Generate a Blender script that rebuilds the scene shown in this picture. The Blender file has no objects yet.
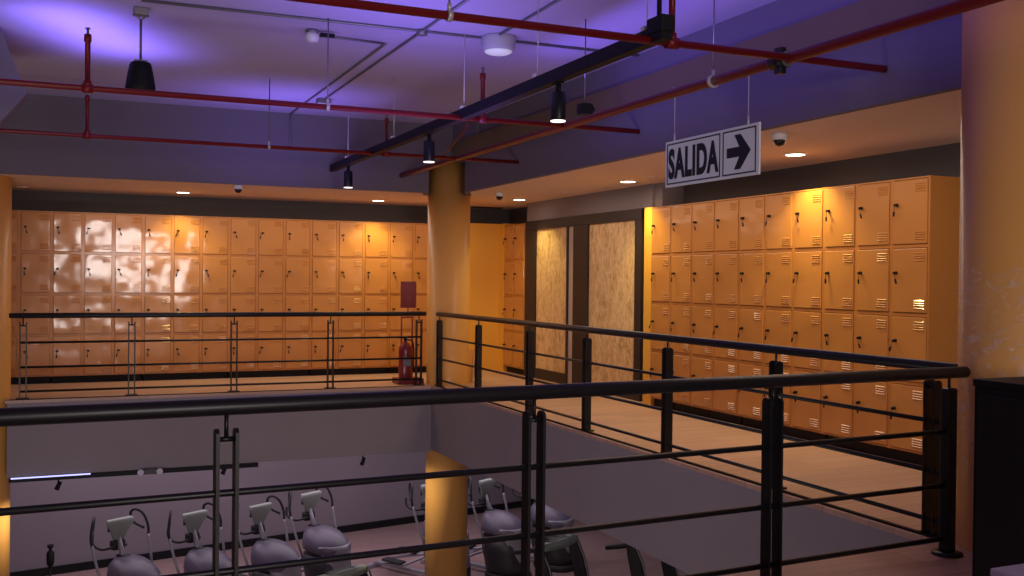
import bpy, bmesh, math, random
from mathutils import Vector, Matrix
random.seed(7)
C = bpy.context.scene.collection
PI = math.pi

# ------------------------------------------------------------------ materials
MATS = {}
def mat(name, col, rough=.5, metal=0., coat=0., noise=None, bump=None, emit=None, alpha=1., trans=0., spec=.5, world=False):
    m = bpy.data.materials.new(name); m.use_nodes = True
    nt = m.node_tree; b = nt.nodes['Principled BSDF']
    b.inputs['Base Color'].default_value = (*col, 1); b.inputs['Roughness'].default_value = rough
    b.inputs['Metallic'].default_value = metal; b.inputs['Coat Weight'].default_value = coat
    b.inputs['Specular IOR Level'].default_value = spec
    if coat: b.inputs['Coat Roughness'].default_value = .12
    if emit:
        b.inputs['Emission Color'].default_value = (*emit[0], 1); b.inputs['Emission Strength'].default_value = emit[1]
    b.inputs['Alpha'].default_value = alpha; b.inputs['Transmission Weight'].default_value = trans
    if noise or bump:
        tc = nt.nodes.new('ShaderNodeTexCoord')
        if noise:                                                     # (scale, amount)
            n = nt.nodes.new('ShaderNodeTexNoise'); n.inputs['Scale'].default_value = noise[0]; n.inputs['Detail'].default_value = 4
            nt.links.new(tc.outputs['Object'], n.inputs['Vector'])
            r = nt.nodes.new('ShaderNodeValToRGB'); a = noise[1]
            r.color_ramp.elements[0].position = .3; r.color_ramp.elements[1].position = .7
            r.color_ramp.elements[0].color = (*[c*(1-a) for c in col], 1); r.color_ramp.elements[1].color = (*[min(1, c*(1+a)) for c in col], 1)
            nt.links.new(n.outputs['Fac'], r.inputs['Fac']); nt.links.new(r.outputs['Color'], b.inputs['Base Color'])
        if bump:                                                      # (scale, strength, distance)
            n = nt.nodes.new('ShaderNodeTexNoise'); n.inputs['Scale'].default_value = bump[0]; n.inputs['Detail'].default_value = 2
            nt.links.new(tc.outputs['Object'], n.inputs['Vector'])
            bp = nt.nodes.new('ShaderNodeBump'); bp.inputs['Strength'].default_value = bump[1]; bp.inputs['Distance'].default_value = bump[2]
            nt.links.new(n.outputs['Fac'], bp.inputs['Height']); nt.links.new(bp.outputs['Normal'], b.inputs['Normal'])
            if coat: nt.links.new(bp.outputs['Normal'], b.inputs['Coat Normal'])
            if world: g = nt.nodes.new('ShaderNodeNewGeometry'); nt.links.new(g.outputs['Position'], n.inputs['Vector'])
    MATS[name] = m
    return m

def plank_mat(name, c1, c2, rough, scale=1., rot=0.):
    m = bpy.data.materials.new(name); m.use_nodes = True; nt = m.node_tree; b = nt.nodes['Principled BSDF']
    tc = nt.nodes.new('ShaderNodeTexCoord'); mp = nt.nodes.new('ShaderNodeMapping')
    mp.inputs['Rotation'].default_value = (0, 0, rot)
    nt.links.new(tc.outputs['Object'], mp.inputs['Vector'])
    br = nt.nodes.new('ShaderNodeTexBrick'); br.inputs['Scale'].default_value = scale
    br.inputs['Brick Width'].default_value = 1.25; br.inputs['Row Height'].default_value = .19; br.inputs['Mortar Size'].default_value = .003
    br.inputs['Color1'].default_value = (*c1, 1); br.inputs['Color2'].default_value = (*c2, 1)
    br.inputs['Mortar'].default_value = (*[c*.55 for c in c1], 1); br.offset = .37
    nt.links.new(mp.outputs['Vector'], br.inputs['Vector'])
    st = nt.nodes.new('ShaderNodeMapping'); st.inputs['Scale'].default_value = (1.2, 14, 1)
    nt.links.new(mp.outputs['Vector'], st.inputs['Vector'])
    n = nt.nodes.new('ShaderNodeTexNoise'); n.inputs['Scale'].default_value = 1.5; n.inputs['Detail'].default_value = 6
    nt.links.new(st.outputs['Vector'], n.inputs['Vector'])
    mr = nt.nodes.new('ShaderNodeMapRange'); mr.inputs['To Min'].default_value = .72; mr.inputs['To Max'].default_value = 1.22
    nt.links.new(n.outputs['Fac'], mr.inputs['Value'])
    mx = nt.nodes.new('ShaderNodeVectorMath'); mx.operation = 'SCALE'
    nt.links.new(br.outputs['Color'], mx.inputs[0]); nt.links.new(mr.outputs['Result'], mx.inputs['Scale'])
    nt.links.new(mx.outputs['Vector'], b.inputs['Base Color']); b.inputs['Roughness'].default_value = rough
    MATS[name] = m; return m

def osb_mat(name):
    m = bpy.data.materials.new(name); m.use_nodes = True; nt = m.node_tree; b = nt.nodes['Principled BSDF']
    tc = nt.nodes.new('ShaderNodeTexCoord'); mp = nt.nodes.new('ShaderNodeMapping'); mp.inputs['Scale'].default_value = (1, 1, .45)
    nt.links.new(tc.outputs['Object'], mp.inputs['Vector'])
    v = nt.nodes.new('ShaderNodeTexVoronoi'); v.inputs['Scale'].default_value = 44; v.inputs['Randomness'].default_value = 1
    n = nt.nodes.new('ShaderNodeTexNoise'); n.inputs['Scale'].default_value = 9; n.inputs['Detail'].default_value = 5
    nt.links.new(mp.outputs['Vector'], v.inputs['Vector']); nt.links.new(mp.outputs['Vector'], n.inputs['Vector'])
    sp = nt.nodes.new('ShaderNodeSeparateColor'); nt.links.new(v.outputs['Color'], sp.inputs['Color'])
    ad = nt.nodes.new('ShaderNodeMath'); ad.operation = 'MULTIPLY_ADD'; ad.inputs[1].default_value = .45
    nt.links.new(sp.outputs['Red'], ad.inputs[0]); nt.links.new(n.outputs['Fac'], ad.inputs[2])
    r = nt.nodes.new('ShaderNodeValToRGB'); e = r.color_ramp.elements
    e[0].position = .35; e[0].color = (.44, .25, .10, 1); e[1].position = .95; e[1].color = (.80, .56, .29, 1)
    k = r.color_ramp.elements.new(.6); k.color = (.66, .42, .19, 1)
    nt.links.new(ad.outputs[0], r.inputs['Fac']); nt.links.new(r.outputs['Color'], b.inputs['Base Color']); b.inputs['Roughness'].default_value = .65
    MATS[name] = m; return m

ORANGE = mat('orange_enamel', (.54, .225, .045), .45, coat=1., bump=(1.7, .55, .05), world=True)
ORANGE2 = mat('orange_carcass', (.52, .205, .04), .42, coat=.4)
COLUMN = mat('yellow_column_paint', (.72, .36, .085), .5, coat=.15)
YWALL = mat('yellow_wall_paint', (.78, .40, .05), .5)
GREY = mat('grey_wall_paint', (.25, .215, .225), .8, noise=(1.2, .05))
DGREY = mat('dark_grey_wall_paint', (.085, .08, .085), .8)
GYMW = mat('gym_wall_paint', (.22, .18, .22), .8, noise=(.6, .06))
SOFFIT = mat('soffit_paint', (.78, .59, .47), .85)
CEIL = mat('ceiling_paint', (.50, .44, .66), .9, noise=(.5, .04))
BULK = mat('bulkhead_paint', (.16, .135, .17), .85)
TAUPE = mat('taupe_band', (.16, .11, .06), .85)
BLACK = mat('black_powder_coat', (.008, .008, .010), .38, spec=.4)
BLACKM = mat('black_matt', (.006, .006, .008), .6, spec=.25)
RED = mat('red_pipe_paint', (.17, .007, .010), .4, spec=.4)
REDM = mat('red_enamel', (.19, .008, .018), .4, coat=.3)
GALV = mat('galvanised_steel', (.22, .21, .24), .45, metal=.6)
WIRE = mat('steel_wire', (.62, .62, .68), .35, metal=.4)
WHITE = mat('white_plastic', (.72, .71, .72), .4)
LAVW = mat('lamp_housing', (.50, .48, .56), .5)
OPAL = mat('opal_diffuser', (.85, .88, .86), .4, emit=((.75, .85, .85), .25))
LEDW = mat('downlight_lens', (1, .9, .75), .4, emit=((1, .86, .68), 9.))
LEDT = mat('spot_lens', (1, .95, .9), .4, emit=((1, .92, .85), 2.2))
LEDB = mat('blue_led_strip', (.7, .7, 1), .4, emit=((.42, .45, 1), 1.5))
SIGNW = mat('sign_white', (.80, .86, .92), .5)
SIGNK = mat('sign_black', (.012, .012, .018), .5)
FRAME = mat('dark_brown_frame', (.022, .014, .014), .5)
DOME = mat('smoked_dome', (.01, .01, .012), .15)
SILVER = mat('silver_trim', (.33, .31, .38), .4, metal=.2)
SHELL = mat('lavender_grey_shell', (.15, .125, .19), .38)
SHELLD = mat('charcoal_housing', (.035, .031, .04), .45)
CONS = mat('pale_console_shell', (.29, .31, .30), .5)
CONSG = mat('greenish_console', (.24, .29, .25), .35)
RUB = mat('dark_rubber', (.018, .016, .02), .6)
GLASS = mat('pale_panel', (.55, .45, .40), .25)
LILAC = mat('pale_lilac_box', (.33, .28, .42), .6)
YB = mat('aframe_yellow', (.78, .50, .20), .5)
WRAP = mat('plastic_film', (.8, .78, .9), .12, alpha=.10, bump=(22, 1., .03), spec=1.)
def film_mat():
    m = WRAP; nt = m.node_tree; b = nt.nodes['Principled BSDF']
    tc = nt.nodes.new('ShaderNodeTexCoord'); mp = nt.nodes.new('ShaderNodeMapping'); mp.inputs['Scale'].default_value = (1, 1, 2.2)
    n = nt.nodes.new('ShaderNodeTexNoise'); n.inputs['Scale'].default_value = 9; n.inputs['Detail'].default_value = 7; n.inputs['Distortion'].default_value = 1.5
    nt.links.new(tc.outputs['Object'], mp.inputs['Vector']); nt.links.new(mp.outputs['Vector'], n.inputs['Vector'])
    r = nt.nodes.new('ShaderNodeMapRange'); r.inputs['From Min'].default_value = .5; r.inputs['From Max'].default_value = .75; r.inputs['To Min'].default_value = .03; r.inputs['To Max'].default_value = .32
    nt.links.new(n.outputs['Fac'], r.inputs['Value']); nt.links.new(r.outputs['Result'], b.inputs['Alpha'])
film_mat()
OSB = osb_mat('oriented_strand_board')
FLOOR = plank_mat('upper_laminate', (.50, .31, .23), (.43, .26, .19), .45, 1., 0)
FLOOR2 = plank_mat('gym_laminate', (.36, .235, .235), (.31, .20, .205), .4, .9, .2)

# ------------------------------------------------------------------ mesh helpers
def box(bm, x0, x1, y0, y1, z0, z1, bev=0.):
    r = bmesh.ops.create_cube(bm, size=1)
    vs = r['verts']
    bmesh.ops.scale(bm, vec=(x1-x0, y1-y0, z1-z0), verts=vs)
    bmesh.ops.translate(bm, vec=((x0+x1)/2, (y0+y1)/2, (z0+z1)/2), verts=vs)
    if bev:
        es = list({e for v in vs for e in v.link_edges})
        bmesh.ops.bevel(bm, geom=es, offset=bev, segments=2, affect='EDGES', profile=.5)
    return vs

def ring(bm, c, u, v, ru, rv, n):
    return [bm.verts.new(c + u*(ru*math.cos(2*PI*i/n)) + v*(rv*math.sin(2*PI*i/n))) for i in range(n)]

def skin(bm, rings, cap=True, close=False):
    n = len(rings[0])
    m = len(rings)
    for a in range(m if close else m-1):
        A, B = rings[a], rings[(a+1) % m]
        for i in range(n):
            f = bm.faces.new((A[i], A[(i+1) % n], B[(i+1) % n], B[i])); f.smooth = True
    if cap and not close:
        bm.faces.new(list(reversed(rings[0]))); bm.faces.new(rings[-1])

def tube(bm, pts, r, n=12, cap=True):
    pts = [Vector(p) for p in pts]
    if not isinstance(r, (list, tuple)): r = [r]*len(pts)
    rings = []; ref = None
    for i, p in enumerate(pts):
        if i == 0: d = pts[1]-pts[0]
        elif i == len(pts)-1: d = pts[-1]-pts[-2]
        else: d = (pts[i+1]-p).normalized() + (p-pts[i-1]).normalized()
        d.normalize()
        if ref is None: ref = Vector((0, 0, 1)) if abs(d.z) < .9 else Vector((1, 0, 0))
        u = (ref - d*ref.dot(d)).normalized(); v = d.cross(u); ref = u
        rings.append(ring(bm, p, u, v, r[i], r[i], n))
    skin(bm, rings, cap)

def lathe(bm, prof, c=(0, 0, 0), n=24, sy=1., cap=True):
    c = Vector(c)
    rings = [ring(bm, c+Vector((0, 0, z)), Vector((1, 0, 0)), Vector((0, 1, 0)), max(r, 1e-4), max(r, 1e-4)*sy, n) for r, z in prof]
    skin(bm, rings, cap)

def prism(bm, pts, off):                     # closed outline (3D points) pushed along off
    a = [bm.verts.new(Vector(p)) for p in pts]; b = [bm.verts.new(Vector(p)+Vector(off)) for p in pts]
    n = len(a); bm.faces.new(a); bm.faces.new(list(reversed(b)))
    for i in range(n): bm.faces.new((a[i], b[i], b[(i+1) % n], a[(i+1) % n]))
    bmesh.ops.recalc_face_normals(bm, faces=bm.faces)

def smooth_path(pts, k=6):
    P = [Vector(p) for p in pts]; P = [P[0]*2-P[1]] + P + [P[-1]*2-P[-2]]; out = []
    for i in range(1, len(P)-2):
        for j in range(k):
            t = j/k; a, b, c, d = P[i-1:i+3]
            out.append(.5*((2*b)+(c-a)*t+(2*a-5*b+4*c-d)*t*t+(3*b-a-3*c+d)*t**3))
    out.append(P[-2]); return out

def obj(name, bm, m, parent=None, loc=(0, 0, 0), label=None):
    me = bpy.data.meshes.new(name); bmesh.ops.recalc_face_normals(bm, faces=bm.faces); bm.to_mesh(me); bm.free()
    me.materials.append(m)
    o = bpy.data.objects.new(name, me); C.objects.link(o); o.location = loc
    if parent: o.parent = parent
    if label: o['label'] = label
    return o
def B(): return bmesh.new()
def thing(name, label, cat, loc=(0, 0, 0), rotz=0., group=None):
    o = bpy.data.objects.new(name, None); C.objects.link(o); o.location = loc; o.rotation_euler = (0, 0, rotz)
    o.empty_display_size = .1
    o['label'] = label; o['category'] = cat
    if group: o['group'] = group
    return o
def tag(o, label, cat, group=None):
    o['label'] = label; o['category'] = cat
    if group: o['group'] = group
    return o
def struct(name, bm, m, label=None, cat=None):
    o = obj(name, bm, m); o['kind'] = 'structure'
    if label: o['label'] = label
    if cat: o['category'] = cat
    return o
def sbox(name, m, *a, label=None, cat=None):
    b = B(); box(b, *a); return struct(name, b, m, label, cat)
def dup(o, parent=None):
    c = o.copy(); C.objects.link(c)
    if parent: c.parent = parent
    for ch in list(o.children): dup(ch, c)
    return c

# ------------------------------------------------------------------ dimensions (metres, camera above the origin, upper floor at z = 0)
XE, YE, YN = 4.12, 11.90, 3.86        # void edges: right, far, near
SOF, CE = 2.40, 3.25                  # soffit over the galleries, main ceiling
BX, BY = 4.37, 11.80                  # bulkhead faces
GF = -3.40                            # gym floor
LB, LT = .09, 2.122                   # lockers bottom / top
RX, LY = 5.685, 13.61                 # locker fronts right / back
WX, WY = 6.10, 14.05                  # walls behind lockers

# ------------------------------------------------------------------ setting
b = B()
prism(b, [(-.64, YE, -.03), (XE, YE, -.03), (XE, YN, -.03), (-6, YN, -.03), (-6, -6, -.03), (WX+.2, -6, -.03), (WX+.2, WY+.2, -.03), (-6, WY+.2, -.03), (-6, 12.6, -.03), (-.64, 12.6, -.03)], (0, 0, .03))
struct('floor', b, FLOOR, 'light wood laminate floor of the upper gallery', 'floor')
b = B(); box(b, -6, 14, YN-4, 22, GF-.1, GF); struct('floor_gym', b, FLOOR2, 'pinkish wood laminate floor of the gym below', 'floor')
b = B(); prism(b, [(-.62, YE, -.82), (XE, YE, -.82), (XE, YE, -.03), (-.62, YE, -.03)], (0, .7, 0)); struct('wall_slab_back', b, GREY, 'grey slab face under the far gallery', 'wall')
b = B(); prism(b, [(XE, YN, -.79), (XE, YE+.7, -.79), (XE, YE+.7, -.03), (XE, YN, -.03)], (.6, 0, 0)); struct('wall_slab_right', b, GREY, 'grey slab face under the right gallery', 'wall')
sbox('wall_slab_near', GREY, -6, XE+2, YN-.6, YN, -.79, -.03)
sbox('wall_slab_ceiling', GREY, XE+.6, WX+.2, YN, WY, -.5, -.35)
b = B(); prism(b, [(-5, 16.57, GF), (16, 20.47, GF), (16, 20.47, -.3), (-5, 16.57, -.3)], (0, .2, 0)); struct('wall_gym', b, GYMW, 'mauve grey wall behind the gym machines', 'wall')
b = B(); prism(b, [(-5, 16.55, GF), (16, 20.45, GF), (16, 20.45, GF+.13), (-5, 16.55, GF+.13)], (0, -.025, 0)); struct('baseboard_gym', b, BLACKM)
sbox('ceiling_gym', GREY, -6, 15, 12.55, 21, -.45, -.33)
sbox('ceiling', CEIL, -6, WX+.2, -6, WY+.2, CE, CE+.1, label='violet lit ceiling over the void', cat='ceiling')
sbox('wall_back', DGREY, -6, WX+.2, WY, WY+.2, 0, CE)
sbox('wall_right', DGREY, WX, WX+.2, -6, WY, 0, CE)
sbox('wall_left', GREY, -6.2, -6, -6, 21, GF, CE)
sbox('wall_gym_right', GREY, 15, 15.2, 3, 21, GF, -.3)
sbox('wall_gym_near', GREY, -6, 15, 3.0, 3.2, GF, -.8)
# unseen wall behind the camera, window assumed from the reflection in the far lockers
b = B()
box(b, -6, -.3, -4.7, -4.5, 0, CE); box(b, 3.1, WX, -4.7, -4.5, 0, CE); box(b, -.3, 3.1, -4.7, -4.5, 0, .85); box(b, -.3, 3.1, -4.7, -4.5, 2.5, CE)
struct('wall_near', b, GREY)
b = B()
for x in (-.3, .82, 1.94, 3.04): box(b, x, x+.06, -4.62, -4.54, .85, 2.5)
box(b, -.3, 3.1, -4.62, -4.54, .85, .91); box(b, -.3, 3.1, -4.62, -4.54, 2.44, 2.5)
struct('assumed_window_1', b, BLACK)  # assumed window frame round the reflected light, not seen

# soffits and bulkheads (a notch round the far column)
b = B()
prism(b, [(-6, BY+.05, SOF), (4.0, BY+.05, SOF), (4.14, 12.18, SOF), (4.58, 11.9, SOF), (BX+.05, 11.45, SOF), (BX+.05, -4.5, SOF), (WX, -4.5, SOF), (WX, WY, SOF), (-6, WY, SOF)], (0, 0, .12))
struct('ceiling_soffit', b, SOFFIT, 'warm lit lowered soffit above the lockers', 'ceiling')
b = B()
prism(b, [(-6, BY, SOF-.003), (4.03, BY, SOF-.003), (4.16, 12.15, SOF-.003), (4.10, 12.2, SOF-.003), (3.97, BY+.06, SOF-.003), (-6, BY+.06, SOF-.003)], (0, 0, CE-SOF+.003))
struct('wall_bulkhead_back', b, BULK, 'grey bulkhead over the far gallery edge', 'wall')
b = B()
prism(b, [(BX, -4.5, SOF-.003), (BX, 11.45, SOF-.003), (4.55, 11.9, SOF-.003), (4.62, 11.86, SOF-.003), (BX+.06, 11.42, SOF-.003), (BX+.06, -4.5, SOF-.003)], (0, 0, CE-SOF+.003))
struct('wall_bulkhead_right', b, BULK, 'dark violet bulkhead over the right gallery edge', 'wall')
b = B(); prism(b, [(3.9, BY-.002, 2.79), (BX-.03, BY-.002, 2.79), (BX-.03, 11.0, 2.79), (BX+.10, 11.0, 2.79), (BX+.10, 11.95, 2.79), (3.9, 11.95, 2.79)], (0, 0, CE-2.79)); struct('wall_bulkhead_corner', b, BULK)
sbox('bulkhead_band', TAUPE, BX-.05, BX-.001, -4.4, BY-.004, 2.80, 3.03)  # flat taupe band along the right bulkhead, browner than its face
# grey angular casing in the upper left
b = B(); prism(b, [(-2.2, 8.7, 3.249), (-.52, 8.7, 3.249), (-.329, 8.7, 2.744), (-.52, 8.7, 2.50), (-2.2, 8.7, 1.9)], (0, .2, 0))
struct('beam', b, BULK, 'grey angular beam casing above the left column', 'beam')

# gray block + dark frame + OSB doors on the right wall
FX = 5.80
sbox('wall_block', GREY, FX+.03, WX, 9.30, 12.74, 0, SOF)
sbox('wall_block_top', GREY, FX-.003, FX+.03, 9.45, 12.74, 2.143, SOF-.001)
b = B(); d0, d1 = FX-.03, FX+.06
box(b, d0, d1, 9.63, 12.74, 2.02, 2.143, .004)
box(b, d0, d1, 12.42, 12.74, 0, 2.02); box(b, d0, d1, 10.90, 11.28, 0, 2.02); box(b, d0, d1, 9.63, 9.77, 0, 2.02)
struct('trim_2', b, FRAME, 'dark brown frame around the two board doors', 'frame')
b = B(); box(b, FX-.0, FX+.03, 11.49, 12.42, .14, 2.02)
o = struct('door_1', b, OSB, 'strand board door in the dark frame, left of the two', 'door')
b = B(); box(b, FX-.02, FX+.03, 11.49, 12.42, .0, .14); box(b, FX-.02, FX+.03, 11.455, 11.49, 0, 2.02); obj('door_rail', b, FRAME, o)
b = B(); box(b, FX, FX+.03, 11.28, 11.455, 0, 2.02); struct('trim_3', b, GLASS)
b = B(); box(b, FX, FX+.03, 9.77, 10.90, .06, 2.02)
o = struct('door_2', b, OSB, 'strand board door in the dark frame, right of the two', 'door')
b = B(); box(b, FX-.02, FX+.03, 9.77, 10.90, 0, .06); obj('door_rail', b, FRAME, o)
# yellow wall pieces
sbox('wall_panel_back', YWALL, 5.15, 5.75, LY+.02, WY, 0, LT+.03, label='plain yellow wall panel between the far lockers and the corner', cat='wall')
sbox('wall_panel_corner', YWALL, 5.75, WX, 13.44, WY, 0, LT+.03)
sbox('wall_panel_right', YWALL, RX+.01, WX, 9.275, 9.44, 0, LT+.01)
# thin dark edge strips on the gallery floor
b = B(); box(b, XE+.03, XE+.055, YN, 11.7, 0, .012); box(b, -.6, 3.9, YE+.03, YE+.05, 0, .008); struct('trim_4', b, BLACKM)

# columns
def column(name, x, y, r, z0, z1, label):
    b = B(); lathe(b, [(r, z0), (r, z1)], (x, y, 0), 48); return struct(name, b, COLUMN, label, 'column')
column('column', 4.42, 12.13, .271, GF, 2.795, 'round yellow column at the far corner of the void')
column('column', -.875, 12.3, .27, GF, CE, 'round yellow column at the left edge')
nc = column('column', 4.375, 3.653, .255, GF, CE, 'round yellow column in the right foreground wrapped in plastic film')
def film(name, x, y, r, z0, z1, jag):
    b = B(); n, k = 64, 26; rings = []
    for j in range(k+1):
        t = j/k; z = z0+(z1-z0)*t
        rr = []
        for i in range(n):
            a = 2*PI*i/n
            q = r+.006*math.sin(a*9+z*11)+.006*math.sin(a*17-z*23)+random.uniform(-.003, .003)
            if j in (0, k): z_ = z+random.uniform(-.02, .02)+jag*math.sin(a*3)
            else: z_ = z
            rr.append(b.verts.new((x+q*math.cos(a), y+q*math.sin(a), z_)))
        rings.append(rr)
    skin(b, rings, cap=False)
    return b
tag(obj('plastic_film', film('f', 4.375, 3.653, .268, .38, 1.42, .02), WRAP), 'clear crinkled plastic film wrapped round the right foreground column', 'plastic film')

# ------------------------------------------------------------------ lockers
RH = (LT-LB)/4
def louvre_mesh(w):
    b = B()
    for k in range(4):
        z = (k-1.5)*.018
        prism(b, [(0, 0, z-.005), (0, -.007, z-.002), (0, 0, z+.006)], (w, 0, 0))
    return b
def locker_unit(label, cols, cw, group, loc, rotz, side=False):
    """front at local y = 0, unit grows along +x, depth along +y"""
    W = cols*cw
    t = thing('locker_unit', label, 'lockers', loc, rotz, group)
    b = B()
    box(b, .001, W-.001, .018, .42, LB, LT)
    e = .017
    for c in range(cols+1):
        x = c*cw; box(b, max(0, x-e), min(W, x+e), 0.0, .021, LB-.0005, LT+.0005)
    for r in range(5):
        z = LB+r*RH; box(b, .001, W-.001, .0007, .0205, max(LB, z-e*.7), min(LT, z+e*.7))
    obj('cabinet', b, ORANGE2, t)
    b = B(); box(b, .01, W-.01, .05, .40, 0, LB); obj('plinth', b, BLACKM, t)
    # one door with its parts, then copies
    b = B(); box(b, .021, cw-.021, -.007, .016, .017, RH-.017, .004)
    d = obj('door', b, ORANGE, t)
    ins = min(.035, cw*.12)
    l1 = louvre_mesh(.095); v = obj('vent', l1, ORANGE, d, (cw*.64, -.006, RH*.845))
    v2 = obj('vent', louvre_mesh(.095), ORANGE, d, (cw*.64, -.006, RH*.155))
    b = B(); tube(b, [(0, 0, 0), (0, -.016, 0)], .012, 12); tube(b, [(-.001, -.016, 0), (.0, -.034, .002)], .005, 8)
    box(b, -.004, .022, -.036, -.03, -.010, .008)
    k = obj('lock', b, BLACKM, d, (cw*.17, -.006, RH*.61))
    b = B(); box(b, -.008, .006, -.034, -.028, -.085, -.05); tube(b, [(.003, -.031, -.004), (-.002, -.031, -.05)], .002, 6)
    obj('key', b, BLACKM, k)
    d.location = (0, 0, LB)
    for c in range(cols):
        for r in range(4):
            if c == r == 0: continue
            n = dup(d, t); n.location = (c*cw, 0, LB+r*RH)
            kk = [o for o in n.children if o.name.startswith('lock')][0].children[0]
            kk.rotation_euler = (0, random.uniform(-.5, .5), 0)
    return t
# far gallery, left to right (front faces -y)
X0 = [(-1.31, 3, 1.085/3), (-.225, 3, 1.058/3), (.833, 3, 1.063/3), (1.896, 3, 1.079/3), (2.975, 3, 1.10/3), (4.075, 3, 1.075/3)]
lab = ['orange metal locker unit at the far wall beside the left column',
       'far wall orange locker unit, second from the left column, brightly reflecting',
       'far wall orange locker unit, third from the left column, partly shining',
       'far wall orange locker unit, fourth from the left column, dull and even',
       'far wall orange locker unit directly left of the red fire sign plate',
       'far wall orange locker unit behind the fire extinguisher and far column']
for (x, c, w), l in zip(X0, lab): locker_unit(l, c, w, 'orange lockers along the far wall', (x, LY, 0), 0)
# right gallery: front faces -x ; local +x runs towards -y
Y0 = [(9.273, 1, .392), (8.878, 3, 1.155/3), (7.721, 3, 1.146/3), (6.574, 3, 1.114/3)]
labr = ['narrow orange locker unit on the right gallery next to the strand board doors',
        'orange three column locker unit on the right gallery, second from the board doors',
        'orange three column locker unit on the right gallery in the middle of the row',
        'orange three column locker unit on the right gallery, nearest to the foreground column']
for (y, c, w), l in zip(Y0, labr): locker_unit(l, c, w, 'orange lockers along the right gallery', (RX, y, 0), -PI/2)
locker_unit('small orange two column locker unit in the far right corner left of the board doors', 2, .35, None, (5.76, 13.44, 0), -PI/2)

# ------------------------------------------------------------------ railings
HZ, BZ = .899, (.608, .342, .081)
def railing(label, p0, p1, posts, h0, h1, b0, b1, corner=None):
    p0 = Vector((*p0, 0)); p1 = Vector((*p1, 0)); d = (p1-p0).normalized(); ang = math.atan2(d.y, d.x)
    t = thing('railing', label, 'railing', p0, ang)
    b = B(); R = .029
    tube(b, [(h0-.012, 0, HZ), (h0, 0, HZ), (h1, 0, HZ), (h1+.012, 0, HZ)], [R*.7, R, R, R*.7], 20); obj('handrail', b, BLACK, t)
    for z in BZ:
        b = B(); tube(b, [(b0, 0, z), (b1, 0, z)], .0125, 12); obj('horizontal_bar', b, BLACK, t)
    first = None
    for s in posts:
        if first is None:
            b = B()
            for q in (-.032, .032):
                pts = [(q-.006, -.028, .012), (q-.006, .028, .012), (q-.006, .028, .805)]
                for k in range(1, 8):
                    a = PI*k/8; pts.append((q-.006, .028*math.cos(a), .805+.022*math.sin(a)))
                pts.append((q-.006, -.028, .805))
                prism(b, pts, (.012, 0, 0))
            tube(b, [(-.032, 0, .79), (.032, 0, .79)], .009, 10)
            first = obj('post', b, BLACK, t, (s, 0, 0))
            b = B(); tube(b, [(0, 0, .79), (0, 0, HZ-.02)], .0075, 10); obj('stem', b, BLACK, first)
            b = B(); box(b, -.065, .065, -.05, .05, 0, .012, .003); obj('base_plate', b, BLACK, first)
        else:
            n = dup(first, t); n.location = (s, 0, 0)
    if corner:
        b = B(); box(b, -.034, .034, -.028, .028, .012, .825, .012); box(b, -.005, .005, -.034, .034, .70, .71)
        n = obj('post', b, BLACK, t, (corner, 0, 0))
        b = B(); tube(b, [(0, 0, .80), (0, 0, HZ-.02)], .0075, 10); obj('stem', b, BLACK, n)
        b = B(); lathe(b, [(.075, 0), (.075, .012), (.05, .02)], n=24); obj('base_plate', b, BLACK, n)
    return t
railing('black steel railing along the far gallery in front of the lockers', (-.6, 12.01), (4.1, 12.01),
        [.125, 1.22, 2.335, 3.47, 4.59], -.0, 4.67, .10, 4.62)
railing('black steel railing along the right gallery running towards the far column', (4.2, 3.80), (4.2, 11.9),
        [.20, 1.5, 2.8, 4.12, 5.34, 6.72, 8.03], -.05, 8.10, .1, 8.05)
nk = math.atan(.0547); cn = math.cos(nk)
railing('black steel railing in the foreground across the whole picture', (-3, 3.465-.164), (4.1, 3.465+.224),
        [(x+3)/cn for x in (-1.95, -.72, .481, 1.656, 2.855)], .0, 7.09/cn, .0, 7.02/cn, (3.975+3)/cn)

# ------------------------------------------------------------------ fire sprinkler pipes
PZ = 2.595
def pipe(label, p0, p1, r, risers=(), rods=(), group=None, rodw=.005):
    """parts: run, riser (> sprinkler_head), hanger (> ring_clamp)"""
    p0 = Vector(p0); p1 = Vector(p1); d = (p1-p0).normalized()
    t = thing('sprinkler_pipe', label, 'pipe', p0, 0, group)
    b = B(); tube(b, [(0, 0, 0), p1-p0], r, 16); obj('run', b, RED, t)
    for s in risers:
        q = d*s
        b = B(); tube(b, [q-d*.035, q+d*.035], r*1.5, 14)
        tube(b, [q, q+Vector((0, 0, .05)), q+Vector((0, 0, .051)), q+Vector((0, 0, .31)), q+Vector((0, 0, .311)), q+Vector((0, 0, .36))],
             [r*1.25, r*1.25, r*.85, r*.85, r*1.15, r*1.15], 14)
        ro = obj('riser', b, RED, t)
        b = B(); tube(b, [q+Vector((0, 0, .36)), q+Vector((0, 0, .40))], .009, 8); lathe(b, [(.020, .40), (.016, .405)], q, 14); obj('sprinkler_head', b, GALV, ro)
    for s in rods:
        q = d*s
        b = B(); tube(b, [q+Vector((0, 0, r)), (q.x, q.y, CE-p0.z)], rodw, 8); h = obj('hanger', b, GALV, t)
        b = B(); tube(b, [q-d*.012, q+d*.012], r*1.35, 14); tube(b, [q+Vector((0, 0, r)), q+Vector((0, 0, r+.04))], .011, 8); obj('ring_clamp', b, WIRE, h)
    return t
pipe('red sprinkler branch pipe crossing above the far gallery, lowest in the picture', (-5.9, 9.85, PZ), (4.37, 9.85, PZ), .0185, (6.02, 8.81), (7.637, 3.9), 'red sprinkler branch pipes')
pipe('red sprinkler branch pipe crossing the middle of the violet ceiling behind the track', (-5.9, 7.35, PZ), (4.37, 7.35, PZ), .021, (5.99, 8.85), (7.62, 3.), 'red sprinkler branch pipes')
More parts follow.
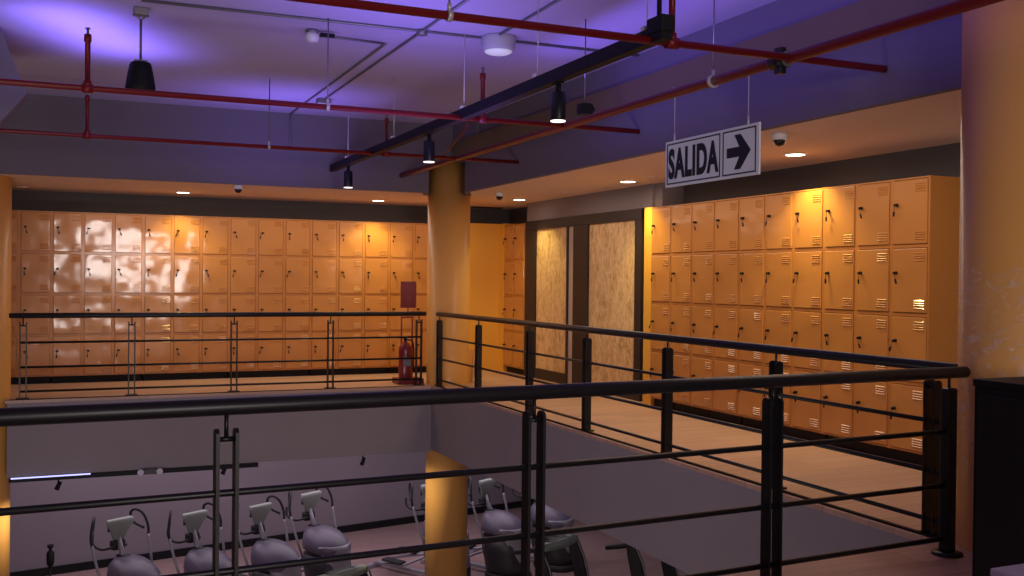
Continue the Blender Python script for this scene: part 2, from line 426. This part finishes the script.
pipe('red sprinkler branch pipe nearest to the camera, at the top of the picture', (-5.9, 4.5, PZ), (4.37, 4.55, PZ), .021, (5.2, 8.795), (7.545,), 'red sprinkler branch pipes')
m = pipe('thick red sprinkler main pipe running along the right bulkhead', (3.68, -4.4, PZ), (3.68, 11.8, PZ), .031, (), (9.69, 1.), None)
b = B(); tube(b, [(0, 8.98, 0), (0, 9.10, 0)], .047, 18); box(b, -.02, .02, 9.01, 9.07, .04, .075, .004); box(b, -.02, .02, 9.01, 9.07, -.075, -.04, .004)
cp = obj('coupling', b, BLACK, m)
b = B()
for y in (8.975, 9.105): tube(b, [(0, y-.004, 0), (0, y+.004, 0)], .044, 18)
obj('bolt_ring', b, GALV, cp)
b = B(); tube(b, [(0, 14.80, .05), (0, 14.13, .245), (0, 13.95, .34)], .011, 10); obj('brace', b, REDM, m)

# ------------------------------------------------------------------ track with spotlights
TZ = 2.62
t = thing('light_track', 'long black lighting track hanging on white wires below the ceiling', 'light track', (2.79, 4.42, TZ))
def track_y(y): return y-4.42
b = B(); box(b, -.034, .034, 0, 7.23, -.040, .040, .004); obj('rail', b, BLACKM, t)
b = B(); box(b, -.042, .042, -.01, .14, .0, .085, .008); tube(b, [(0, .08, .08), (0, .08, CE-TZ)], .013, 10); obj('feed_box', b, BLACKM, t)
for y in (4.62, 5.99, 7.34, 9.2, 10.93):
    q = track_y(y)
    b = B(); tube(b, [(0, q, .03), (0, q, CE-TZ)], .004, 6); h = obj('hanger', b, WIRE, t)
    b = B(); box(b, -.03, .03, q-.02, q+.02, .034, .065, .004); obj('hanger_clip', b, WHITE, h)
def spot(y, label):
    s = thing('track_spotlight', label, 'spotlight', (2.80, y, TZ-.035), 0, 'black spotlights on the track')
    b = B(); box(b, -.02, .02, -.05, .05, -.012, 0, .003); tube(b, [(0, 0, -.01), (0, 0, -.07)], .017, 12); obj('adapter', b, BLACKM, s)
    b = B(); lathe(b, [(.043, -.065), (.048, -.07), (.048, -.235), (.046, -.245), (.040, -.245), (.040, -.232)], n=28); obj('body', b, BLACK, s)
    b = B(); lathe(b, [(.047, -.249), (.047, -.244)], n=28); obj('lens', b, LEDT, s)
    L = bpy.data.lights.new('spot_lamp', 'SPOT'); L.energy = 14; L.color = (1, .86, .75); L.spot_size = 1.0; L.spot_blend = .8; L.shadow_soft_size = .04
    lo = bpy.data.objects.new('spot_lamp', L); C.objects.link(lo); lo.parent = s; lo.location = (0, 0, -.26)
    return s
spot(5.70, 'black cylinder spotlight on the track nearest to the camera')
spot(8.20, 'black cylinder spotlight on the track in front of the column top, middle of the three')
spot(10.95, 'black cylinder spotlight at the far left end of the track')
# small black square head behind the first spotlight
t = thing('floodlight', 'small black angular floodlight behind the nearest track spotlight', 'floodlight', (3.42, 6.56, 2.60))
b = B(); prism(b, [(-.02, -.04, -.045), (.06, -.04, -.045), (.085, -.04, -.01), (.06, -.04, .03), (-.02, -.04, .03)], (0, .09, 0)); obj('body', b, BLACKM, t)
b = B(); tube(b, [(.02, 0, .02), (.02, 0, CE-2.60)], .005, 8); obj('hanger', b, GALV, t)

# ------------------------------------------------------------------ conduits, ceiling devices
def conduit(label, pts, r=.011):
    b = B(); tube(b, pts, r, 10); return tag(obj('conduit', b, GALV), label, 'conduit')
cz = CE-.012
conduit('grey conduit crossing the ceiling sideways past the round lamp', [(.43, 7.40, cz), (4.36, 7.36, cz)])
conduit('grey conduit running to the far bulkhead and bending down it, left of the pair', smooth_path([(2.32, 7.9, cz), (2.32, 9.5, cz), (2.32, 11.70, cz), (2.32, 11.78, cz-.06), (2.32, 11.785, 2.85)], 5))
conduit('grey conduit running towards the far junction box, right of the pair', [(2.455, 6.0, cz), (2.455, 10.6, cz)])
conduit('short grey conduit leading to the round ceiling lamp', [(3.01, 5.6, cz), (3.03, 7.2, cz)])
conduit('short grey conduit between the smoke detector and the left conduit', [(1.72, 7.86, cz), (2.30, 7.90, cz)], .009)
t = thing('junction_box', 'small grey junction box where the right ceiling conduit ends', 'junction box', (2.455, 10.68, CE))
b = B(); box(b, -.07, .07, -.06, .06, -.055, 0, .006); obj('box', b, GALV, t)
b = B(); box(b, -.075, .075, -.065, .065, -.062, -.054, .003); obj('cover', b, WHITE, t)
t = thing('junction_box', 'small octagonal junction box on the conduit beside the round lamp', 'junction box', (2.455, 7.38, CE))
b = B(); lathe(b, [(.045, 0), (.045, -.04), (.03, -.045)], n=8); obj('box', b, GALV, t)
t = thing('ceiling_lamp', 'large round ribbed ceiling lamp with a pale glass disc', 'ceiling lamp', (3.07, 7.33, CE))
b = B(); n = 40
rings = []
for z, rr in ((0, .13), (-.02, .135), (-.09, .13), (-.115, .115)):
    rings.append([b.verts.new(((rr+(.004 if i % 2 else -.004))*math.cos(2*PI*i/n), (rr+(.004 if i % 2 else -.004))*math.sin(2*PI*i/n), z)) for i in range(n)])
skin(b, rings); obj('housing', b, LAVW, t)
b = B(); lathe(b, [(.108, -.112), (.106, -.122), (.08, -.135), (.03, -.142)], n=36); obj('diffuser', b, OPAL, t)
t = thing('smoke_detector', 'white smoke detector on the violet ceiling with a small black bracket', 'smoke detector', (1.69, 7.75, CE))
b = B(); lathe(b, [(.05, 0), (.05, -.03)], n=28); obj('base', b, GALV, t)
b = B(); lathe(b, [(.052, -.03), (.055, -.06), (.045, -.09), (.02, -.098)], n=28); obj('head', b, WHITE, t)
b = B(); box(b, .06, .17, -.03, .0, -.05, -.02, .004); obj('bracket', b, BLACKM, t)

t = thing('pendant_speaker', 'black bell shaped pendant speaker hanging on a rod, upper left', 'speaker', (.442, 7.663, 0))
b = B(); tube(b, [(0, 0, 2.855), (0, 0, 3.17)], .009, 10); tube(b, [(-.055, 0, 3.20), (-.03, 0, 3.19), (0, 0, 3.165), (.03, 0, 3.19), (.055, 0, 3.20)], .008, 8); obj('rod', b, GALV, t)
b = B(); box(b, -.05, .05, -.04, .04, 3.195, CE, .006); obj('ceiling_mount', b, GALV, t)
b = B(); lathe(b, [(.05, 2.865), (.068, 2.858), (.076, 2.84), (.090, 2.77), (.102, 2.69), (.104, 2.655), (.092, 2.645)], n=28); obj('cone', b, BLACKM, t)
b = B(); box(b, -.045, .045, -.03, .03, 2.858, 2.878, .004); obj('yoke', b, GALV, t)

def dome(x, y, label, g='dome cameras'):
    t = thing('dome_camera', label, 'security camera', (x, y, SOF), 0, g)
    b = B(); lathe(b, [(.052, 0), (.058, -.012), (.054, -.045), (.045, -.05)], n=24); obj('base', b, WHITE, t)
    b = B(); lathe(b, [(.043, -.045), (.041, -.065), (.028, -.085), (.008, -.093)], n=24); obj('dome', b, DOME, t)
dome(4.62, 5.82, 'white dome camera with dark lens right of the exit sign')
dome(4.78, 11.33, 'white dome camera with dark lens beside the far column')
dome(1.76, 11.95, 'white dome camera with dark lens above the far lockers')
def sprink(x, y, label):
    b = B(); lathe(b, [(.06, 0), (.058, -.008), (.05, -.014)], (x, y, SOF), 20); tag(obj('ceiling_rosette', b, SOFFIT), label, 'ceiling fitting')
sprink(5.45, 10.85, 'flat round fitting on the soffit between two downlights')
sprink(5.40, 8.83, 'flat round fitting on the soffit behind the exit sign')
sprink(-.55, 13.5, 'flat round fitting on the soffit beside the left column')
t = thing('air_vent', 'narrow dark slot air vent in the soffit right of the far column', 'air vent', (5.55, 13.75, SOF))
b = B(); box(b, -.40, .30, -.06, .06, -.006, 0, .002); obj('frame', b, FRAME, t)
b = B()
for k in (-.03, 0, .03): box(b, -.38, .28, k-.006, k+.006, -.012, -.005)
obj('slat', b, BLACKM, t)

def downlight(x, y, label, e):
    t = thing('downlight', label, 'downlight', (x, y, SOF), 0, 'round recessed downlights')
    b = B(); lathe(b, [(.095, 0), (.095, -.006), (.082, -.010), (.080, -.004)], n=32); obj('ring', b, WHITE, t)
    b = B(); lathe(b, [(.078, -.004), (.076, -.009)], n=32); obj('lens', b, LEDW, t)
    L = bpy.data.lights.new('downlight_lamp', 'SPOT'); L.energy = e; L.color = (1., .80, .26); L.spot_size = 2.0; L.spot_blend = .7; L.shadow_soft_size = .07
    lo = bpy.data.objects.new('downlight_lamp', L); C.objects.link(lo); lo.parent = t; lo.location = (0, 0, -.02)
E0 = 60
downlight(1.28, 13.30, 'lit downlight above the left part of the far lockers', E0)
downlight(3.82, 13.30, 'lit downlight above the far lockers left of the far column', E0*1.25)
downlight(5.42, 12.17, 'lit downlight right of the far column near the board doors', E0*.9)
downlight(5.43, 9.35, 'lit downlight left of the exit sign above the board door frame', E0*1.3)
downlight(5.48, 6.70, 'lit downlight right of the exit sign', E0*1.5)

# ------------------------------------------------------------------ exit sign
t = thing('exit_sign', 'white hanging exit sign reading SALIDA with a black arrow', 'sign', (3.68, 5.83, 1.968))
sl, sh = 1.014, .307                                   # runs towards -y ; local frame: x along the board after rotating -90
t.rotation_euler = (0, 0, -PI/2)
b = B(); box(b, 0, sl, -.004, .008, 0, sh, .002); obj('board', b, SIGNW, t)
def border(x0, x1, w=.008, g=.018):
    b = B(); y0, y1 = -.0062, -.004
    box(b, x0, x1, y0, y1, g, g+w); box(b, x0, x1, y0, y1, sh-g-w, sh-g); box(b, x0, x0+w, y0, y1, g, sh-g); box(b, x1-w, x1, y0, y1, g, sh-g)
    obj('border', b, SIGNK, t)
border(.022, .628); border(.656, .985)
cu = bpy.data.curves.new('lettering', 'FONT'); cu.body = 'SALIDA'; cu.size = .235; cu.extrude = .001; cu.offset = .010; cu.space_character = 1.10
to = bpy.data.objects.new('tmp', cu); C.objects.link(to); bpy.context.view_layer.update()
me = bpy.data.meshes.new_from_object(to.evaluated_get(bpy.context.evaluated_depsgraph_get())); C.objects.unlink(to); bpy.data.objects.remove(to)
xs = [v.co.x for v in me.vertices]; ys = [v.co.y for v in me.vertices]
for v in me.vertices:
    x = (v.co.x-min(xs))/(max(xs)-min(xs)); z = (v.co.y-min(ys))/(max(ys)-min(ys))
    v.co = Vector((.042+x*.572, -.0065+(v.co.z)*.6, .05+z*.205))
me.materials.clear(); me.materials.append(SIGNK)
lo = bpy.data.objects.new('lettering', me); C.objects.link(lo); lo.parent = t
b = B()
cx, cy = .70, sh/2
arrow = [(0, .03), (.125, .03), (.075, .105), (.135, .105), (.235, 0), (.135, -.105), (.075, -.105), (.125, -.03), (0, -.03)]
prism(b, [(cx+x, -.0065, cy+z) for x, z in arrow], (0, .0025, 0)); obj('arrow', b, SIGNK, t)
for x in (.10, .90):
    b = B(); tube(b, [(x, .002, sh-.01), (x, .002, .60), (x+.01, -.03, .635), (x-.01, .0, .665), (x-.03, .02, .66)], .0028, 6); obj('wire', b, WIRE, t)
    b = B(); tube(b, [(x, .002, sh-.01), (x, .002, sh+.05)], .006, 8); obj('clip', b, WIRE, t)

# ------------------------------------------------------------------ fire point
t = thing('fire_point_stand', 'dark red floor stand with a red sign plate behind the far railing', 'stand', (3.965, 12.30, 0))
b = B(); box(b, -.19, .15, -.14, .14, 0, .07, .008); obj('base', b, REDM, t)
for x in (-.085, .06):
    b = B(); tube(b, [(x, .09, .05), (x, .09, .86)], .011, 10); obj('upright', b, REDM, t)
b = B(); tube(b, [(-.085, .09, .84), (.06, .09, .84)], .011, 10); tube(b, [(0.0, .09, .84), (0.0, .09, .97)], .009, 10); obj('crossbar', b, REDM, t)
b = B(); box(b, -.10, .11, .082, .098, .96, 1.30, .004); obj('sign_plate', b, REDM, t)
t = thing('fire_extinguisher', 'dark red fire extinguisher standing on the red floor stand', 'fire extinguisher', (3.90, 12.28, .07))
b = B(); lathe(b, [(.070, 0), (.082, .01), (.085, .03), (.085, .36), (.078, .40), (.05, .44), (.022, .46), (.02, .48)], n=28); obj('cylinder', b, REDM, t)
b = B(); lathe(b, [(.022, .475), (.022, .51)], n=14); box(b, -.09, .02, -.01, .01, .505, .517); box(b, -.08, .02, -.01, .01, .525, .535); obj('valve', b, BLACKM, t)
b = B(); tube(b, smooth_path([(.02, 0, .49), (.08, -.02, .47), (.102, -.03, .38), (.10, -.03, .2), (.095, -.03, .12)]), .010, 8); obj('hose', b, RUB, t)
b = B(); box(b, -.05, .05, -.0885, -.08, .16, .26, .002); obj('band', b, GALV, t, label='faded grey label')
# A-frame board beside the column
t = thing('folding_board', 'small yellow folding floor board standing right of the far column', 'floor sign', (4.775, 12.22, 0))
b = B(); prism(b, [(-.03, -.13, 0), (-.018, -.13, 0), (.006, -.13, .43), (-.006, -.13, .43)], (0, .24, 0)); obj('panel', b, YB, t)
b = B(); prism(b, [(.10, -.13, 0), (.112, -.13, 0), (.006, -.13, .43), (-.004, -.13, .425)], (0, .24, 0)); obj('panel', b, CONS, t)

# ------------------------------------------------------------------ foreground cabinet and box
t = thing('cabinet', 'black cabinet standing in front of the foreground column', 'cabinet', (3.31, 2.94, 0))
b = B(); box(b, 0, .62, -.55, 0, 0, .93, .004); obj('body', b, BLACKM, t)
b = B(); box(b, -.006, .63, -.56, .004, .93, .96, .004); obj('top', b, BLACKM, t)
b = B(); box(b, -.006, 0, -.53, -.02, .04, .90, .002); obj('door', b, BLACK, t)
t = thing('storage_box', 'pale lilac box at the lower right corner in front of the cabinet', 'box', (2.36, 2.03, 0))
b = B(); box(b, 0, .4, -.4, 0, 0, .50, .004); obj('body', b, LILAC, t)
b = B(); box(b, -.004, .404, -.404, .004, .50, .545, .006); obj('lid', b, LILAC, t)

# ------------------------------------------------------------------ under the far slab: LED strip, twin emergency light, small spots
t = thing('led_channel', 'blue white LED strip in a dark channel under the far slab', 'LED strip', (-.6, YE-.005, -.82))
b = B(); box(b, 0, 2.6, -.025, .03, -.05, 0, .003); obj('channel', b, BLACKM, t)
b = B(); box(b, .02, .80, -.032, -.025, -.012, .002); obj('led_strip', b, LEDB, t)
t = thing('emergency_light', 'twin headed emergency light under the far slab', 'emergency light', (.81, YE-.06, -.835))
b = B(); box(b, -.08, .08, -.02, .03, -.03, .03, .005); obj('box', b, SHELLD, t)
for x in (-.10, .10):
    b = B(); tube(b, [(x, .01, 0), (x, -.035, 0)], [.02, .034], 16); hd = obj('lamp_head', b, LAVW, t)
for x, y, z, l in ((-.12, 12.0, -.87, 'small black spotlight hanging under the far slab near the blue LED strip'),
                   (1.62, 12.0, -.82, 'small black spotlight hanging under the far slab beside the foreground post'),
                   (3.26, 12.0, -.82, 'small black spotlight hanging under the far slab left of the far column')):
    t = thing('small_spotlight', l, 'spotlight', (x, y, z), 0, 'small spotlights under the far slab')
    b = B(); tube(b, [(0, -.07, .02), (0, -.07, -.05)], .009, 8); obj('stem', b, BLACKM, t)
    b = B(); tube(b, [(.02, -.07, -.03), (-.02, -.09, -.115)], [.02, .026], 12); obj('head', b, BLACKM, t)
    L = bpy.data.lights.new('gym_spot_lamp', 'SPOT'); L.energy = 70 if abs(x-1.62) > .1 else 6; L.color = (1, .88, .7); L.spot_size = 1.7; L.spot_blend = .8; L.shadow_soft_size = .05
    lo = bpy.data.objects.new('gym_spot_lamp', L); C.objects.link(lo); lo.parent = t; lo.location = (-.02, -.10, -.14)
    tgt = Vector(((4.42, 12.1, -2.3) if x > 3 else (-.875, 12.3, -2.3) if x < 0 else (1.6, 12.3, -3.4)))
    lo.rotation_euler = (tgt-(Vector((x, y, z))+Vector(lo.location))).to_track_quat('-Z', 'Y').to_euler()
t = thing('floor_stand', 'slim black stand with a bottle shaped head against the gym wall', 'stand', (-.27, 16.6, GF))
b = B(); lathe(b, [(.12, 0), (.12, .02), (.015, .03), (.015, .36)], n=20); obj('pole', b, BLACKM, t)
b = B(); lathe(b, [(.04, .36), (.055, .42), (.055, .56), (.02, .60), (.02, .62), (.045, .65), (.045, .68)], n=20); obj('head', b, BLACKM, t)

# ------------------------------------------------------------------ gym: elliptical trainers
def sup(bm, c, rx, ry, z, n=32, p=2.6, tilt=0.):
    out = []
    for i in range(n):
        a = 2*PI*i/n; ca, sa = math.cos(a), math.sin(a)
        x = rx*abs(ca)**(2/p)*(1 if ca > 0 else -1); y = ry*abs(sa)**(2/p)*(1 if sa > 0 else -1)
        out.append(bm.verts.new((c+x, y, z+tilt*x)))
    return out
def elliptical():
    t = thing('elliptical_trainer', '', 'exercise machine', (0, 0, GF), 0, 'elliptical trainers in a row')
    b = B(); skin(b, [sup(b, .42, .36, .30, .0), sup(b, .42, .37, .31, .04), sup(b, .42, .37, .31, .07), sup(b, .42, .35, .29, .10)]); obj('base', b, RUB, t)
    b = B(); box(b, -1.15, .2, -.035, .035, .05, .11, .01); box(b, -1.2, -1.12, -.28, .28, .0, .07, .01); obj('frame', b, SILVER, t)
    b = B(); skin(b, [sup(b, .40, .33, .28, .09), sup(b, .38, .34, .29, .25), sup(b, .34, .36, .29, .45), sup(b, .32, .35, .285, .66)]); obj('housing', b, SHELLD, t)
    # pale front apron, wide above and narrow below
    b = B()
    A = []
    for z, c, rx, w in ((.30, .40, .345, .35), (.45, .365, .355, .62), (.60, .345, .365, .95), (.76, .335, .36, 1.2), (.82, .33, .355, 1.25)):
        row = []
        for i in range(17):
            a = w*(i-8)/8; row.append(b.verts.new((c+rx*math.cos(a), .305*math.sin(a)*1.0, z)))
        A.append(row)
    for r0, r1 in zip(A, A[1:]):
        for i in range(16): f = b.faces.new((r0[i], r0[i+1], r1[i+1], r1[i])); f.smooth = True
    o = obj('apron', b, SILVER, t); md = o.modifiers.new('s', 'SOLIDIFY'); md.thickness = .02
    b = B(); skin(b, [sup(b, .32, .355, .295, .72, tilt=-.08), sup(b, .32, .36, .30, .80, tilt=-.12), sup(b, .30, .34, .28, .89, tilt=-.16, p=2.4), sup(b, .27, .27, .22, .97, tilt=-.16, p=2.2), sup(b, .25, .15, .12, 1.01, tilt=-.14, p=2), sup(b, .24, .03, .03, 1.025, p=2)])
    cv = obj('cover', b, SHELL, t)
    b = B(); lathe(b, [(.03, 0), (.025, .006)], (.47, 0, .93), 16); obj('badge', b, SILVER, cv)
    b = B(); tube(b, [(.12, 0, .92), (.0, 0, 1.12), (-.07, 0, 1.30)], [.05, .035, .03], 14); obj('mast', b, SILVER, t)
    b = B(); box(b, -.02, .14, -.07, .07, .93, 1.04, .02); tube(b, smooth_path([(-.02, .06, 1.14), (-.16, .18, 1.10), (-.30, .22, 1.16), (-.34, .2, 1.28)]), .018, 8)
    tube(b, smooth_path([(-.02, -.06, 1.14), (-.16, -.18, 1.10), (-.30, -.22, 1.16), (-.34, -.2, 1.28)]), .018, 8); box(b, -.14, -.02, -.09, .09, 1.08, 1.22, .03); obj('fixed_handle', b, RUB, t)
    b = B()
    pts = [(-.10, 1.26, .09), (-.04, 1.48, .215), (-.05, 1.50, .20), (-.12, 1.28, .085)]
    f0 = [bmv for bmv in []]
    prof = [(-.07, 1.22, .07), (-.05, 1.33, .12), (-.02, 1.45, .20), (-.03, 1.50, .19)]
    rings = []
    for x, z, w in prof:
        rings.append([b.verts.new((x+.035, -w, z)), b.verts.new((x+.035, w, z)), b.verts.new((x-.03, w*.95, z+.01)), b.verts.new((x-.03, -w*.95, z+.01))])
    skin(b, rings); o = obj('console', b, CONS, t); md = o.modifiers.new('b', 'BEVEL'); md.width = .012; md.segments = 2
    b = B(); box(b, -.075, -.062, -.15, .15, 1.34, 1.47, .002); obj('screen', b, RUB, o)
    for s in (-1, 1):
        b = B(); tube(b, smooth_path([(.16, s*.30, .52), (.16, s*.36, .72), (.08, s*.40, .98), (.0, s*.415, 1.22)]), .018, 10); a = obj('swing_arm', b, SILVER, t)
        b = B()
        tube(b, smooth_path([(.0, s*.415, 1.20), (-.02, s*.42, 1.34), (-.06, s*.37, 1.50), (-.14, s*.30, 1.56), (-.20, s*.27, 1.50), (-.17, s*.30, 1.38), (-.06, s*.39, 1.30)], 5), .018, 10)
        obj('grip', b, RUB, a)
        b = B(); box(b, -.82, -.42, s*.17-.075, s*.17+.075, .30 if s > 0 else .20, .34 if s > 0 else .24, .012); pd = obj('pedal', b, RUB, t)
        b = B(); tube(b, [(-1.05, s*.17, .12), (-.42, s*.17, .28 if s > 0 else .18), (.1, s*.2, .42)], .022, 8); obj('pedal_arm', b, SILVER, pd)
    return t
e0 = elliptical(); AX = -60*PI/180
ell = [(.62, 14.32, 'elliptical trainer farthest left, beside the left column'),
       (1.58, 14.34, 'elliptical trainer behind the left foreground double post, second in the row'),
       (2.49, 14.48, 'elliptical trainer third in the row, its cover right of the left foreground post'),
       (3.33, 15.02, 'elliptical trainer left of the empty floor gap, fourth in the row'),
       (5.20, 15.0, 'elliptical trainer mostly hidden behind the lower far column'),
       (6.18, 15.0, 'elliptical trainer just right of the lower far column, fully visible cover'),
       (7.15, 15.25, 'elliptical trainer behind the right foreground double post, partly under the slab edge')]
for i, (x, y, l) in enumerate(ell):
    o = e0 if i == 0 else dup(e0)
    o.location = (x, y, GF); o.rotation_euler = (0, 0, AX); o['label'] = l

# treadmills seen from above, uprights and console bar
def treadmill():
    t = thing('treadmill', '', 'exercise machine', (0, 0, GF), 0, 'treadmills in front of the trainers')
    b = B(); box(b, -1.5, .25, -.36, .36, .06, .17, .02); obj('deck', b, SHELLD, t)
    b = B(); box(b, -1.45, .05, -.25, .25, .165, .178, .003); obj('belt', b, RUB, t)
    b = B(); box(b, -.02, .38, -.34, .34, .10, .30, .05); obj('motor_cover', b, SHELLD, t)
    for s in (-1, 1):
        b = B(); prism(b, [(.12, s*.40-.05, .1), (.34, s*.40-.05, .1), (.09, s*.40-.05, .95), (-.02, s*.40-.035, 1.14), (-.14, s*.40-.035, 1.14), (-.12, s*.40-.035, 1.0)], (0, .09, 0)); u = obj('upright', b, RUB, t)
        b = B(); tube(b, [(.345, s*.40, .12), (.095, s*.40, .95), (-.012, s*.40, 1.14)], .012, 8); obj('edge_strip', b, CONS, u)
    b = B(); P_ = smooth_path([(-.48, -.40, 1.06), (-.2, -.40, 1.13), (-.04, -.33, 1.17), (.02, 0, 1.19), (-.04, .33, 1.17), (-.2, .40, 1.13), (-.48, .40, 1.06)], 6)
    tube(b, P_, [.035]*len(P_), 12); obj('handlebar', b, RUB, t)
    b = B()
    rings = []
    for i in range(13):
        y = -.38+.76*i/12; x = .05-.5*y*y; h = .06-.06*(y/.38)**2*.4
        rings.append([b.verts.new((x+.05, y, 1.15)), b.verts.new((x+.03, y, 1.19+h)), b.verts.new((x-.14, y, 1.18+h*.7)), b.verts.new((x-.12, y, 1.13))])
    skin(b, rings); c = obj('console', b, CONSG, t)
    b = B(); box(b, -.10, .02, -.2, .2, 1.222, 1.236, .003); obj('display', b, RUB, c)
    return t
t0 = treadmill()
trd = [(6.08, 12.15, 'treadmill with a greenish console bar at the bottom centre'),
       (7.35, 11.9, 'treadmill whose dark upright shows at the slab edge, bottom right of centre'),
       (3.0, 11.8, 'treadmill of which only the console tip shows between the two double posts')]
for i, (x, y, l) in enumerate(trd):
    o = t0 if i == 0 else dup(t0)
    o.location = (x, y, GF); o.rotation_euler = (0, 0, -62*PI/180); o['label'] = l

# ------------------------------------------------------------------ light
def area(name, loc, target, size, size_y, e, col, spread=PI):
    L = bpy.data.lights.new(name, 'AREA'); L.shape = 'RECTANGLE'; L.size = size; L.size_y = size_y; L.energy = e; L.color = col; L.spread = spread
    o = bpy.data.objects.new(name, L); C.objects.link(o); o.location = loc
    o.rotation_euler = (Vector(target)-Vector(loc)).to_track_quat('-Z', 'Y').to_euler(); return o
area('assumed_window_light', (1.4, -4.52, 1.68), (1.4, 0, 1.60), 2.3, 1.15, 205, (1, .90, .86))  # assumed source behind the camera, placed so it mirrors in the far lockers
area('assumed_gym_light', (3.5, 15.6, -.55), (3.5, 15.6, -3), 9, 3, 130, (1, .86, .95))  # assumed overhead light of the gym, unseen, no fixtures
area('void_fill', (-1.2, 4.3, -1.3), (1.6, 12.0, -1.5), 4, .8, 88, (1, .9, .90))  # unseen fill added in the void to brighten the slab faces, no fixture
V1 = (.27, .19, 1.)
area('assumed_violet_centre', (2.2, 6.8, 2.1), (2.3, 6.9, 3.2), .8, 2.6, 18, V1, 2.5)  # this and the next three: assumed violet sources for the ceiling glow, no fixtures
area('assumed_violet_left', (.15, 8.6, 2.80), (.16, 8.62, 3.2), .5, 1.6, 12, V1, 2.3)
area('assumed_violet_far', (2.1, 10.5, 2.2), (2.1, 10.9, 3.2), .9, .4, 9, V1, 2.4)
area('assumed_violet_right', (3.45, 5.4, 2.80), (4.25, 5.4, 3.28), 4.6, .15, 11, (.20, .13, 1.), 2.2)
area('warm_fill_back', (2.6, 12.9, 2.36), (2.6, 12.9, 0), 5, .5, 28, (1, .76, .60))  # this and the next: warm fill added under the soffits, no fixtures
area('warm_fill_right', (5.0, 7.6, 2.36), (5.0, 7.6, 0), .5, 7, 40, (1, .76, .60))

w = bpy.data.worlds.new('w'); bpy.context.scene.world = w; w.use_nodes = True
w.node_tree.nodes['Background'].inputs['Color'].default_value = (.62, .50, .60, 1); w.node_tree.nodes['Background'].inputs['Strength'].default_value = .30

# ------------------------------------------------------------------ camera
f, yaw, pit, rol = 1006.05, *[math.radians(v) for v in (23.64, .481, .565)]
F = Vector((math.sin(yaw)*math.cos(pit), math.cos(yaw)*math.cos(pit), -math.sin(pit)))
R = Vector((math.cos(yaw), -math.sin(yaw), 0)); U = R.cross(F)
R2 = R*math.cos(rol)+U*math.sin(rol); U2 = -R*math.sin(rol)+U*math.cos(rol)
cd = bpy.data.cameras.new('camera'); cd.sensor_width = 36; cd.lens = 36*f/1024; cd.clip_end = 100
co = bpy.data.objects.new('camera', cd); C.objects.link(co)
M = Matrix((R2, U2, -F)).transposed().to_4x4(); M.translation = Vector((0, 0, 1.338)); co.matrix_world = M
sc = bpy.context.scene; sc.camera = co
sc.view_settings.view_transform = 'Standard'; sc.view_settings.look = 'None'; sc.view_settings.gamma = 1; sc.view_settings.use_curve_mapping = False
sc.view_settings.exposure = 0.
